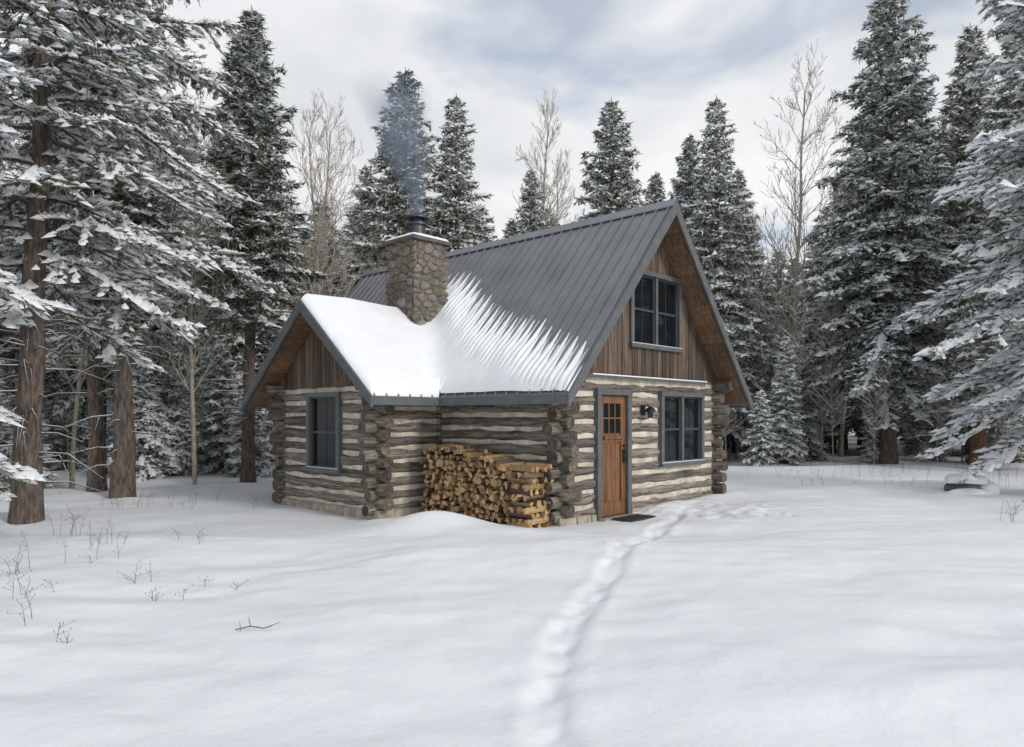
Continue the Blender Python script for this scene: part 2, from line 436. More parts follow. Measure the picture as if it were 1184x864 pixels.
# roof snow height field (melting in narrow streaks between and beside the seams)
sx = np.arange(wx, 2.35, .028); sy = np.arange(Y0, Y1 + .001, .015)
SX, SY = np.meshgrid(sx, sy)
zm = E + SM * (SX + .55); zw = E + SW * (2.125 - np.abs(SY - WYC))
top = np.maximum(zm, zw); k = .30
hh = np.clip(.5 + .5 * (zm - zw) / k, 0, 1); smx = zw * (1 - hh) + zm * hh + k * hh * (1 - hh)
inw = (SY >= wy0 - .001) & (SY <= wy1 + .001)
inm = SX >= -.551
dom = inm | inw
zroof = np.where(inw, top, zm)
zs = np.where(inw, smx, zm)
dm = np.minimum(np.minimum(SX + .55, SY - Y0), Y1 - SY)
dw = np.minimum(np.minimum(SX - wx, SY - wy0), wy1 - SY)
d = np.where(inw & inm, np.maximum(dm, dw), np.where(inm, dm, dw))
d = np.clip(d, 0, None)
rngs = np.random.RandomState(5); ribr = rngs.rand(200); ribr2 = rngs.rand(200); wob = rngs.rand(200)
ph = (SY - (Y0 + .05) + .05 * vnoise(SY, SY * 0, .5, 41)) / (RIB * .5); ri = np.clip(np.floor(ph).astype(int), 0, 199); fr = ph - np.floor(ph)
tooth = np.clip(np.abs(fr - .42 - .16 * wob[ri]) * 2, 0, 1); tooth = tooth * tooth * (3 - 2 * tooth)
edge = np.interp(SY, [-.6, -.2, .6, 1.5, 2.5, 3.3, 3.9, 4.8, 5.6, 6.5, 8.6], [.06, .17, .44, .74, 1.13, 1.48, 1.78, 1.78, 1.50, 1.25, 1.05])
edge = edge + .10 * (ribr[ri] - .3) - tooth * (.16 + .16 * ribr2[ri]) + .03 * vnoise(SX, SY, .08, 21) + .16 * vnoise(SY, SY * 0, .9, 24)
mf = np.clip((edge - SX) / .70, 0, 1) ** 1.15
wingon = (zw > zm - .1) & inw
mf = np.where(wingon, np.maximum(mf, np.clip((zw - zm + .1) / .2, 0, 1)), mf)
TS = (.15 + .07 * vnoise(SX, SY, .9, 22) + .03 * vnoise(SX, SY, .25, 23)) * mf * np.sqrt(np.clip(d / .13, 0, 1))
Z = np.where(TS > .0012, zs * np.clip(TS / .05, 0, 1) + zroof * (1 - np.clip(TS / .05, 0, 1)) + TS + .002, zroof - .006)
nx, ny = len(sx), len(sy); idx = np.arange(nx * ny).reshape(ny, nx)
q = lambda A: np.stack([A[:-1, :-1], A[:-1, 1:], A[1:, 1:], A[1:, :-1]], -1).reshape(-1, 4)
T = q(idx); ok = q(dom).all(1) & (q(TS) > .0012).any(1)
me = fast_mesh('roof_snow', np.stack([SX, SY, Z], -1).reshape(-1, 3), T[ok], np.zeros(ok.sum()), [M_SNOWROOF], np.ones(ok.sum(), bool))
ob = bpy.data.objects.new('roof_snow', me); COL.objects.link(ob); ob.parent = CAB

# chimney
CX, CY, CH = .62, 4.28, .39
rng = np.random.RandomState(8)
seeds = []
SP = np.array([1, 1, .68])
for i in range(9000):
    p = np.array([rng.uniform(-.45, .45), rng.uniform(-.45, .45), rng.uniform(3.0, 5.35)])
    if max(abs(p[0]), abs(p[1])) < .30: continue
    if all(np.sum(((p - s_) / SP) ** 2) > .185 ** 2 for s_ in seeds): seeds.append(p)
seeds = np.array(seeds); srand = rng.rand(len(seeds)) * .9 + .1
Vs, Ts, Rr = [], [], []; o = 0
na, nz = 64, 170
for f in range(4):
    A = np.linspace(-CH, CH, na); ZZ = np.linspace(3.0, 5.22, nz); a, z = np.meshgrid(A, ZZ)
    nrm_ = [(0, -1), (1, 0), (0, 1), (-1, 0)][f]; tg = [(1, 0), (0, 1), (-1, 0), (0, -1)][f]
    P = np.stack([nrm_[0] * CH + tg[0] * a, nrm_[1] * CH + tg[1] * a, z], -1).reshape(-1, 3)
    Q = P + .06 * np.stack([vnoise(P[:, 0] + P[:, 1], P[:, 2], .1, 30), vnoise(P[:, 0] - P[:, 1], P[:, 2], .1, 31), vnoise(P[:, 0] + P[:, 1], P[:, 2], .08, 32)], -1)
    dd = np.sqrt((((Q[:, None] - seeds[None]) / SP) ** 2).sum(-1)); si = np.argsort(dd, 1)[:, :2]
    d1 = np.take_along_axis(dd, si[:, :1], 1)[:, 0]; d2 = np.take_along_axis(dd, si[:, 1:2], 1)[:, 0]
    g = np.clip((d2 - d1) / .06, 0, 1); hgt = g * g * (3 - 2 * g) * (.03 + .04 * srand[si[:, 0]])
    dirv = P * np.array([1, 1, 0]) / CH
    V = P + dirv * hgt[:, None] * np.array([1, 1, 0]); V[:, 0] += CX; V[:, 1] += CY
    i2 = np.arange(na * nz).reshape(nz, na); T = q(i2)
    rv = np.where(g < .22, 0.0, srand[si[:, 0]]); Rr.append(rv[T[:, 0]]); Vs.append(V); Ts.append(T + o); o += len(V)
V = np.concatenate(Vs); T = np.concatenate(Ts)
me = fast_mesh('chimney_stack', V, T, np.zeros(len(T)), [M_STONE], np.ones(len(T), bool))
at = me.attributes.new('rnd', 'FLOAT', 'FACE'); at.data.foreach_set('value', np.concatenate(Rr).astype(np.float32))
ob = bpy.data.objects.new('chimney_stack', me); COL.objects.link(ob); ob.parent = CAB
cp = MB()
c = .50; CT = 5.20
cp.prism([(CX - c, CY - c, CT), (CX + c, CY - c, CT), (CX + c, CY + c, CT), (CX - c, CY + c, CT)], (0, 0, .07), M_ROCK)
NS = 12; vs = []; fs = []
for i in range(NS + 1):
    for j in range(NS + 1):
        u, v = i / NS * 2 - 1, j / NS * 2 - 1; e = max(abs(u), abs(v))
        vs.append((CX + u * .51, CY + v * .51, CT + .06 + .09 * math.sqrt(max(0, 1 - e ** 6)) + random.uniform(-.008, .008) * (e < .99)))
for i in range(NS):
    for j in range(NS):
        o = i * (NS + 1) + j; fs.append((o, o + NS + 1, o + NS + 2, o + 1))
cp.add(vs, fs, M_SNOWROOF, smooth=True)
cp.tube([(CX, CY, CT + .12), (CX, CY, CT + .40)], [.17, .17], 20, M_PIPE, M_PIPE)
cp.tube([(CX, CY, CT + .40), (CX, CY, CT + .44)], [.22, .22], 20, M_PIPE, M_PIPE)
cp.tube([(CX, CY, CT + .44), (CX, CY, CT + .54)], [.14, .14], 20, M_BLACK, M_BLACK)
cp.tube([(CX, CY, CT + .54), (CX, CY, CT + .58), (CX, CY, CT + .64)], [.24, .24, .12], 20, M_PIPE, M_PIPE)
cp.build('chimney_cap', CAB)

# windows / door
def window(name, ax, c, a, b, z0, z1, cols, fw=.085, inset=.10, mid=True):
    w = MB(); s = -1
    def bx(p0, p1, za, zb, d0, d1, mat):
        if ax == 'x': w.box((p0, c - d0, za), (p1, c - d1, zb), mat)
        else: w.box((c - d0, p0, za), (c - d1, p1, zb), mat)
    O = .15
    bx(a - .01, a + fw, z0, z1, O, -.06, M_TRIM); bx(b - fw, b + .01, z0, z1, O, -.06, M_TRIM)
    bx(a - .02, b + .02, z1 - .002, z1 + .08, O + .012, -.06, M_TRIM)
    bx(a - .03, b + .03, z0 - .07, z0 + .002, O + .03, -.06, M_TRIM)
    bx(a, b, z0 + .003, z0 + .014, O + .015, .095, M_SNOWROOF)
    ia, ib = a + fw, b - fw; cw = (ib - ia) / cols
    for i in range(cols):
        p, q_ = ia + cw * i, ia + cw * (i + 1)
        if i: bx(p - .035, p + .035, z0, z1, O - .02, -.05, M_TRIM)
        p2, q2 = p + (.035 if i else 0), q_ - (.035 if i < cols - 1 else 0)
        f = .035; zm_ = (z0 + z1) / 2
        bx(p2, p2 + f, z0, z1, .09, .03, M_TRIM2); bx(q2 - f, q2, z0, z1, .09, .03, M_TRIM2)
        bx(p2 + f, q2 - f, z0, z0 + f, .088, .03, M_TRIM2); bx(p2 + f, q2 - f, z1 - f, z1, .088, .03, M_TRIM2)
        if mid: bx(p2 + f, q2 - f, zm_ - .02, zm_ + .02, .095, .03, M_TRIM2)
        bx(p2 + f, q2 - f, z0 + f, z1 - f, .058, .052, M_GLASS)
        bx((p2 + q2) / 2 - .006, (p2 + q2) / 2 + .006, z0 + f, z1 - f, .066, .048, M_TRIM2)
        k = 0; t = p2
        while t < q2 - .02:
            dd = -.10 - .02 * (k % 2)
            if t < p2 + (q2 - p2) * .28 or t > q2 - (q2 - p2) * .24: bx(t, t + .03, z0 + .02, z1 - .02, dd, dd - .01, M_CURT)
            t += .03; k += 1
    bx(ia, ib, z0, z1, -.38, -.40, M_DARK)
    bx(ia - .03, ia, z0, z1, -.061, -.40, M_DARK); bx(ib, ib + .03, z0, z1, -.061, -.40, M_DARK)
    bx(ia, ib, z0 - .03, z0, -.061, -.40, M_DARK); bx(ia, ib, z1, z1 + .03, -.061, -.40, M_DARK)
    w.build(name, CAB)
window('front_window', 'x', 0, WIN[0], WIN[1], WIN[2], WIN[3], 2)
window('loft_window', 'x', 0, UW[0], UW[1], UW[2], UW[3], 2)
window('wing_window', 'y', WX, WWIN[0], WWIN[1], WWIN[2], WWIN[3], 1)

dr = MB(); a, b_, z1 = DOOR[0], DOOR[1], DOOR[3]
dr.box((a - .02, -.15, 0), (a + .09, .08, z1), M_TRIM); dr.box((b_ - .09, -.15, 0), (b_ + .02, .08, z1), M_TRIM)
dr.box((a - .03, -.162, z1), (b_ + .03, .08, z1 + .10), M_TRIM); dr.box((a + .09, -.16, 0), (b_ - .09, .06, .05), M_ROCK)
ia, ib = a + .09, b_ - .09; ztop = z1 - .01
nb = 6
for i in range(nb):
    p = ia + (ib - ia) * i / nb + .003; q_ = ia + (ib - ia) * (i + 1) / nb - .003
    dr.box((p, -.06, .055), (q_, -.02, 1.38), M_DOOR)
dr.box((ia, -.058, 1.38), (ib, -.02, ztop), M_DOOR, .9)
dr.box((ia, -.085, .055), (ia + .12, -.06, ztop), M_DOOR, .8); dr.box((ib - .12, -.085, .055), (ib, -.06, ztop), M_DOOR, .9)
for za, zb in ((.055, .28), (1.28, 1.42), (ztop - .13, ztop)):
    dr.box((ia + .12, -.084, za), (ib - .12, -.06, zb), M_DOOR, .85)
wa, wb, wz0, wz1 = ia + .12, ib - .12, 1.44, ztop - .13
dr.box((wa, -.066, wz0), (wb, -.060, wz1), M_GLASS)
dr.box((wa, -.0595, wz0), (wb, -.0585, wz1), M_CURT)
for i in range(4):
    x = wa + (wb - wa) * i / 3; dr.box((x - .012, -.082, wz0), (x + .012, -.058, wz1), M_DOOR, .8)
dr.box((wa, -.0835, (wz0 + wz1) / 2 - .012), (wb, -.058, (wz0 + wz1) / 2 + .012), M_DOOR, .8)
dr.box((ia + .12, -.13, 1.34), (ib - .10, -.086, 1.385), M_DOOR, .7)
dr.box((ib - .085, -.10, .92), (ib - .035, -.085, 1.16), M_BLACK)
dr.tube([(ib - .06, -.10, 1.12), (ib - .06, -.15, 1.09), (ib - .06, -.15, .99), (ib - .06, -.10, .96)], [.011] * 4, 8, M_BLACK)
dr.tube([(ib - .06, -.10, 1.22), (ib - .06, -.115, 1.22)], [.025, .025], 12, M_BLACK, M_BLACK)
dr.build('front_door', CAB)

tr = MB()
tr.box((.05, -.17, 2.365), (4.5, -.10, 2.40), M_TRIM); tr.box((.6, -.19, 2.40), (4.35, -.13, 2.42), M_SNOWROOF)
lx = 2.17
tr.box((lx - .05, -.13, 1.74), (lx + .05, -.10, 1.92), M_BLACK)
tr.tube([(lx, -.12, 1.88), (lx, -.2, 1.93), (lx, -.26, 1.88)], [.012] * 3, 8, M_BLACK)
tr.tube([(lx, -.26, 1.90), (lx, -.26, 1.86), (lx, -.26, 1.80)], [.02, .075, .10], 14, M_BLACK, M_BLACK)
tr.tube([(lx, -.26, 1.80), (lx, -.26, 1.70)], [.055, .045], 12, M_GLASS, M_GLASS)
pts = [(-.50, 2.35, 1.9 - i * .06) for i in range(14)]
for i in range(13): tr.tube([pts[i], (pts[i + 1][0] + random.uniform(-.01, .01), pts[i + 1][1], pts[i + 1][2] + .015)], [.014, .008], 6, M_BLACK)
for px, pz in ((0, 2.40), (W, 2.40)):
    tr.tube([(px, Y0 + .15, pz - .06), (px, .3, pz - .06)], [.10, .10], 14, M_LOGY, M_END)
tr.tube([(WX - .42, WY1, 2.24), (WX + .3, WY1, 2.24)], [.09, .09], 14, M_LOGX, M_END)
tr.tube([(WX - .42, WY0, 2.24), (WX + .3, WY0, 2.24)], [.09, .09], 14, M_LOGX, M_END)
tr.build('wall_fittings', CAB)

mt = MB(); mt.box((.92, -.72, .03), (1.66, -.33, .055), M_MAT)
for i in range(14): mt.box((.94 + i * .051, -.71, .055), (.97 + i * .051, -.34, .063), M_MAT)
mt.box((.78, -.3, -.2), (1.76, -.165, .045), M_CONC)
md = mt.build('door_mat'); md.location = CAB.location + Vector((0, 0, .0)); md.rotation_euler = (0, 0, ANG)

# firewood pile
fw = MB()
def piece(cy, cz, r, x0, x1, along='x'):
    kind = random.random(); a0 = random.uniform(0, 6.28)
    if kind < .60: angs = [0, .35, .7, 1.05]; pts = [(0, 0)] + [(math.cos(t), math.sin(t)) for t in angs]; pts = [((u - .55) * 1.45, (v - .35) * 1.45) for u, v in pts]
    elif kind < .82: pts = [(math.cos(t) * random.uniform(.85, 1), math.sin(t) * random.uniform(.75, 1)) for t in [i * math.pi / 4 for i in range(5)]]; pts = [(u, v - .4) for u, v in pts]
    else: pts = [(math.cos(t) * .8, math.sin(t) * .8) for t in [i * math.pi / 5 for i in range(10)]]
    P = [(r * (u * math.cos(a0) - v * math.sin(a0)) * random.uniform(.9, 1.1), r * (u * math.sin(a0) + v * math.cos(a0)) * random.uniform(.9, 1.1)) for u, v in pts]
    n = len(P); tl = random.uniform(-.02, .02); tz = random.uniform(-.015, .015)
    if along == 'x': vs = [(x0, cy + u, cz + v) for u, v in P] + [(x1, cy + u + tl, cz + v + tz) for u, v in P]
    else: vs = [(cy + u, x0, cz + v) for u, v in P] + [(cy + u + tl, x1, cz + v + tz) for u, v in P]
    rn = random.random() ** .7
    fw.add(vs, [tuple(range(n))[::-1], tuple(range(n, 2 * n))], M_FIREEND, rn)
    for i in range(n):
        split = kind < .82 and (i in (0, n - 1))
        fw.add([vs[i], vs[(i + 1) % n], vs[n + (i + 1) % n], vs[n + i]], [(0, 1, 2, 3)], M_FIREEND if split else M_BARKW, rn * .85)
def ptop(y): return .90 + .13 * y if y < 1.9 else 1.147 - .05 * (y - 1.9)
z = .03; row = 0
while z < 1.3:
    y = .50 + (.055 if row % 2 else 0)
    while y < 2.46:
        if z < ptop(y) + random.uniform(-.05, .04):
            piece(y + random.uniform(-.018, .018), z + random.uniform(-.018, .018), random.uniform(.048, .082), -.72 + random.uniform(-.09, .06), -.22)
        y += random.uniform(.085, .118)
    z += .083; row += 1
z = .04; k = 0
while z < .92:
    if k % 2 == 0:
        for x in (-.66, -.52, -.38, -.25): piece(x + random.uniform(-.02, .02), z, .068, .0 + random.uniform(-.05, .04), .48, 'y')
    else:
        for y in (.08, .20, .32, .43): piece(y + random.uniform(-.02, .02), z, .066, -.75 + random.uniform(-.05, .05), -.2)
    z += .088; k += 1
for i in range(16):
    y = random.uniform(.5, 2.35); piece(y, ptop(y) + .03, .06, -.74, -.25)
for i in range(5):
    y = random.uniform(.5, 1.9); piece(-.5 + random.uniform(-.1, .2), ptop(y) + .08, .05, y, y + .4, 'y')
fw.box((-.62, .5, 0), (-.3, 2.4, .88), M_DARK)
f = fw.build('firewood_pile'); f.location = CAB.location; f.rotation_euler = (0, 0, ANG)

# smoke
cx, cy = loc2w(CX, CY)
m, nt, b = new_mat('smoke_volume'); nt.nodes.remove(b)
pv = node(nt, 'ShaderNodeVolumePrincipled'); pv.inputs['Color'].default_value = (.60, .77, .97, 1); pv.inputs['Anisotropy'].default_value = .1
tc = node(nt, 'ShaderNodeTexCoord')
n1 = node(nt, 'ShaderNodeTexNoise'); setin(n1, Scale=1.5, Detail=3, Roughness=.6, Distortion=.8); nt.links.new(tc.outputs['Object'], n1.inputs['Vector'])
mr = node(nt, 'ShaderNodeMapRange'); setin(mr, From_Min=.38, From_Max=.62, To_Min=.10, To_Max=1.0); nt.links.new(n1.outputs[0], mr.inputs[0])
sp = node(nt, 'ShaderNodeSeparateXYZ'); nt.links.new(tc.outputs['Object'], sp.inputs[0])
def mth(op, a, b_=None):
    n = node(nt, 'ShaderNodeMath', operation=op)
    for i, v in enumerate((a, b_)):
        if v is None: continue
        if isinstance(v, (int, float)): n.inputs[i].default_value = v
        else: nt.links.new(v, n.inputs[i])
    return n.outputs[0]
axx = mth('MULTIPLY', sp.outputs[2], -.20)
dx = mth('SUBTRACT', sp.outputs[0], axx); dx2 = mth('MULTIPLY', dx, dx); dy2 = mth('MULTIPLY', sp.outputs[1], sp.outputs[1])
rad = mth('SQRT', mth('ADD', dx2, dy2)); rmax = mth('ADD', mth('MULTIPLY', sp.outputs[2], .30), .18)
fr_ = mth('SUBTRACT', 1.0, mth('DIVIDE', rad, rmax)); fr_ = mth('MAXIMUM', fr_, 0)
zf = mth('MAXIMUM', mth('SUBTRACT', 1.0, mth('DIVIDE', sp.outputs[2], 2.8)), 0)
nt.links.new(mth('MULTIPLY', mth('MULTIPLY', mr.outputs[0], fr_), mth('MULTIPLY', zf, 7.0)), pv.inputs['Density'])
nt.links.new(pv.outputs[0], nt.nodes['Material Output'].inputs['Volume'])
sm = MB(); H = [0, .5, 1, 1.5, 2, 2.4, 2.8]
sm.tube([(-.20 * h, 0, h) for h in H], [.18 + .30 * h for h in H], 14, m, m)
ob = sm.build('chimney_smoke'); ob.location = (cx, cy, CT + .66)

# ------------------------------------------------------------------ trees
def nrm(a): return a / np.maximum(np.linalg.norm(a, axis=-1, keepdims=True), 1e-9)
def tubes_np(P0, P1, r0, r1, n=3):
    d = nrm(P1 - P0); up = np.where(np.abs(d[:, 2:3]) < .9, np.array([[0, 0, 1.]]), np.array([[1., 0, 0]]))
    a = nrm(np.cross(d, up)); c = np.cross(d, a); V = []
    for k in range(n):
        t = 2 * math.pi * k / n; V.append(P0 + (a * math.cos(t) + c * math.sin(t)) * r0[:, None])
    for k in range(n):
        t = 2 * math.pi * k / n; V.append(P1 + (a * math.cos(t) + c * math.sin(t)) * r1[:, None])
    V = np.stack(V, 1); m_ = len(P0); o = (np.arange(m_) * 2 * n)[:, None]; F = []
    for k in range(n):
        k2 = (k + 1) % n; F.append(o + np.array([[k, k2, n + k2]])); F.append(o + np.array([[k, n + k2, n + k]]))
    return V.reshape(-1, 3), np.concatenate(F)
def conifer(name, h, Rr, cs, nb, seed, lL, lW, per_m, snow, droop, tr_, frost, ts=.12, snowsz=1.0, lean=0.0, shape=.75, dead=0, twigs=True):
    rg = np.random.RandomState(seed); Vl, Tl, Ml = [], [], []; off = [0]
    def put(V, T, mi):
        Vl.append(V); Tl.append(T + off[0]); Ml.append(np.full(len(T), mi) if np.isscalar(mi) else mi); off[0] += len(V)
    ns, nn = 22, 12; zz = np.linspace(-.4, h, ns); cxs = np.cumsum(rg.randn(ns) * .012); cys = np.cumsum(rg.randn(ns) * .012)
    cxs += lean * np.clip(zz, 0, None)
    rad = tr_ * (1 - np.clip(zz, 0, h) / h) ** .8 + .01; rad += tr_ * .45 * np.exp(-np.clip(zz, 0, None) / .25)
    th = np.arange(nn) * 2 * math.pi / nn
    rj = rad[:, None] * (1 + .06 * rg.randn(ns, nn))
    V = np.stack([cxs[:, None] + rj * np.cos(th), cys[:, None] + rj * np.sin(th), np.repeat(zz[:, None], nn, 1)], -1).reshape(-1, 3)
    i2 = np.arange(ns * nn).reshape(ns, nn); A = i2[:-1]; B = np.roll(A, -1, 1); C = np.roll(i2[1:], -1, 1); D_ = i2[1:]
    put(V, np.concatenate([np.stack([A, B, C], -1).reshape(-1, 3), np.stack([A, C, D_], -1).reshape(-1, 3)]), 0)
    def axis_xy(z): return np.interp(z, zz, cxs), np.interp(z, zz, cys)
    zr = (np.arange(nb) + rg.rand(nb)) / nb; zr = zr ** .92; z = h * (cs + (.985 - cs) * zr)
    az = np.arange(nb) * 2.39996 + rg.rand(nb) * .9
    L = Rr * ((1 - zr) ** shape * .96 + .04) * rg.uniform(.6, 1.15, nb) * np.minimum(1, .62 + zr * 2.5)
    a = -.12 + .65 * zr + rg.randn(nb) * .07; bb = droop * (1 - .5 * zr) * rg.uniform(.6, 1.3, nb)
    bx, by = axis_xy(z); base = np.stack([bx, by, z], -1); dr_ = np.stack([np.cos(az), np.sin(az), np.zeros(nb)], -1)
    def bp(i, u):
        P = base[i] + dr_[i] * (L[i] * u)[:, None]; P[:, 2] += L[i] * (a[i] * u - bb[i] * u * u + .45 * bb[i] * u ** 4); return P
    ii = np.arange(nb); us = np.linspace(0, 1, 5)
    for u0, u1 in zip(us[:-1], us[1:]):
        rr = .012 + .010 * L
        put(*tubes_np(bp(ii, np.full(nb, u0)), bp(ii, np.full(nb, u1)), rr * (1 - .85 * u0), rr * (1 - .85 * u1)), 0)
    if dead:
        dz = rg.uniform(.08, 1, dead) ** .7 * h * cs; da = rg.rand(dead) * 6.28; dl = rg.uniform(.3, 1.5, dead); ax_, ay_ = axis_xy(dz)
        P0 = np.stack([ax_, ay_, dz], -1); sl_ = rg.uniform(-.1, .25, dead)
        dv = np.stack([np.cos(da), np.sin(da), 0 * da], -1)
        Pm = P0 + dv * (dl * .5)[:, None] + np.stack([0 * dl, 0 * dl, dl * .5 * sl_], -1)
        dv2 = nrm(dv + rg.randn(dead, 3) * .25); P1 = Pm + dv2 * (dl * .5)[:, None] - np.stack([0 * dl, 0 * dl, dl * .2], -1)
        put(*tubes_np(P0, Pm, np.full(dead, .015), np.full(dead, .009)), 0); put(*tubes_np(Pm, P1, np.full(dead, .009), np.full(dead, .003)), 0)
        for _ in range(3):
            f_ = rg.rand(dead, 1); P2 = P0 * (1 - f_) + Pm * f_ if _ == 0 else Pm * (1 - f_) + P1 * f_
            put(*tubes_np(P2, P2 + nrm(dv2 + rg.randn(dead, 3) * .8) * (dl * .3)[:, None], np.full(dead, .006), np.full(dead, .002)), 0)
        put(*tubes_np(P0 + [0, 0, .016], Pm + [0, 0, .012], np.full(dead, .011), np.full(dead, .007)), 2)
        put(*tubes_np(Pm + [0, 0, .012], P1 + [0, 0, .006], np.full(dead, .007), np.full(dead, .002)), 2)
    nt_ = np.ceil(L / ts).astype(int) * 2 + 3; bi = np.repeat(ii, nt_); N = len(bi)
    u = rg.uniform(.1, 1, N) ** .85; P = bp(bi, u)
    ang = rg.choice([-1, 1], N) * np.radians(rg.uniform(25, 80, N)); ca, sa = np.cos(ang), np.sin(ang); d0 = dr_[bi]
    td = np.stack([d0[:, 0] * ca - d0[:, 1] * sa, d0[:, 0] * sa + d0[:, 1] * ca, rg.uniform(-.5, .12, N)], -1); td = nrm(td)
    tl = np.clip((.36 * L[bi] * (1 - u) + .12 + .05 * L[bi]) * rg.uniform(.6, 1.25, N), .08, 1.1)
    if twigs: put(*tubes_np(P, P + td * (tl * .9)[:, None] - np.stack([0 * tl, 0 * tl, .12 * tl], -1), .006 + .004 * tl, .002 + 0 * tl), 0)
    nl = np.ceil(tl * per_m).astype(int); ti = np.repeat(np.arange(N), nl); M = len(ti)
    v = rg.rand(M); p = P[ti] + td[ti] * (tl[ti] * v)[:, None]; p[:, 2] -= .14 * tl[ti] * v * v; p += rg.randn(M, 3) * lL * .12
    ld = nrm(td[ti] + rg.randn(M, 3) * .55); pe = nrm(np.cross(ld, rg.randn(M, 3) + np.array([0, 0, 1.2]))) * (lW * rg.uniform(.6, 1.2, M))[:, None]
    ll = (lL * rg.uniform(.6, 1.25, M))[:, None]
    up_ = ld[:, 2] > 0
    fro = rg.rand(M) < frost * np.where(up_, 1.35, .65)
    p = p + np.where(fro, .018, 0)[:, None] * np.array([0, 0, 1.])
    V = np.stack([p - pe, p + pe, p + ld * ll], 1).reshape(-1, 3)
    put(V, np.arange(M * 3).reshape(-1, 3), np.where(fro, 3, 1))
    npad = rg.poisson(snow * (tl / .3) * (.35 + 1.3 * rg.rand(nb)[bi])); pi = np.repeat(np.arange(N), npad); K = len(pi)
    v = rg.rand(K); c_ = P[pi] + td[pi] * (tl[pi] * v)[:, None]; c_[:, 2] -= .14 * tl[pi] * v * v - .03; dd = td[pi]; sl = rg.uniform(.05, .15, K) * snowsz; sw = rg.uniform(.025, .065, K) * snowsz
    nb2 = np.ceil(L / .14 * min(1.3, snow * 1.3)).astype(int); bi2 = np.repeat(ii, nb2); K2 = len(bi2); u2 = rg.rand(K2) ** .7
    c2 = bp(bi2, u2); c2[:, 2] += .04; d2 = nrm(bp(bi2, np.minimum(u2 + .03, 1.05)) - bp(bi2, u2)); s2 = rg.uniform(.08, .2, K2) * snowsz; w2 = rg.uniform(.045, .12, K2) * snowsz
    c_ = np.concatenate([c_, c2]); dd = np.concatenate([dd, d2]); sl = np.concatenate([sl, s2]); sw = np.concatenate([sw, w2]); K = len(c_)
    sd = nrm(np.cross(dd, np.array([0, 0, 1.]))); ring = []
    for k in range(6):
        t = k * math.pi / 3
        q_ = c_ + dd * (sl * math.cos(t) * rg.uniform(.7, 1.2, K))[:, None] + sd * (sw * math.sin(t) * rg.uniform(.7, 1.3, K))[:, None]; q_[:, 2] -= sw * .5; ring.append(q_)
    tp = c_.copy(); tp[:, 2] += sw * rg.uniform(.5, .9, K); ring.append(tp)
    V = np.stack(ring, 1).reshape(-1, 3); o = (np.arange(K) * 7)[:, None]
    put(V, np.concatenate([o + np.array([[k, (k + 1) % 6, 6]]) for k in range(6)]), 2)
    V = np.concatenate(Vl); T = np.concatenate(Tl); MI = np.concatenate(Ml)
    print(name, len(T))
    return fast_mesh(name, V, T, MI, [M_BARK, M_NEED, M_SNOWT, M_FROST], (MI != 1) & (MI != 3))

def bare(name, h, seed, tr_, spread=.5, levels=5, snow=False, lat=.27, r2=.42):
    rg = np.random.RandomState(seed); P0, P1, R0, R1 = [], [], [], []
    def grow(p, d, L, r, lv):
        n = 4 if lv else 14; seg = L / n
        for i in range(n):
            d2 = nrm(d + rg.randn(3) * (.10 if lv else .03) + np.array([0, 0, .07 * lv])); q_ = p + d2 * seg
            ra = r * (1 - .75 * i / n); rb = r * (1 - .75 * (i + 1) / n)
            P0.append(p); P1.append(q_); R0.append(ra); R1.append(rb); p = q_; d = d2
            fr = (i + 1) / n
            if lv < levels and (lv > 0 or fr > .22):
                for _ in range(rg.randint(1, 3) if lv else 4):
                    az_ = rg.rand() * 6.28; pe = nrm(np.cross(d, np.array([math.cos(az_), math.sin(az_), .3])))
                    nd = nrm(d * (1 - spread * .5) + pe * spread * rg.uniform(.7, 1.2))
                    bl = (L * (lat if not lv else .6) * (1.15 - fr * .75)) * rg.uniform(.6, 1.1)
                    if bl > .15: grow(p, nd, bl, max(rb * r2 if not lv else rb * .6, .004), lv + 1)
    grow(np.array([0, 0, -.3]), np.array([0, 0, 1.]), h, tr_, 0)
    P0, P1, R0, R1 = map(np.array, (P0, P1, R0, R1)); R0 = np.maximum(R0, .007); R1 = np.maximum(R1, .006)
    V, T = tubes_np(P0, P1, R0, R1, 5 if tr_ > .08 else 3); MI = np.zeros(len(T))
    if snow:
        fl = np.abs(nrm(P1 - P0)[:, 2]) < .85; o = np.array([0, 0, 1.])
        V2, T2 = tubes_np(P0[fl] + o * (R0[fl] * .9)[:, None], P1[fl] + o * (R1[fl] * .9)[:, None], R0[fl] * 1.1, R1[fl] * 1.1, 3)
        T = np.concatenate([T, T2 + len(V)]); V = np.concatenate([V, V2]); MI = np.concatenate([MI, np.ones(len(T2))])
    print(name, len(T))
    return fast_mesh(name, V, T, MI, [M_BIRCH, M_SNOWT], np.ones(len(T), bool))

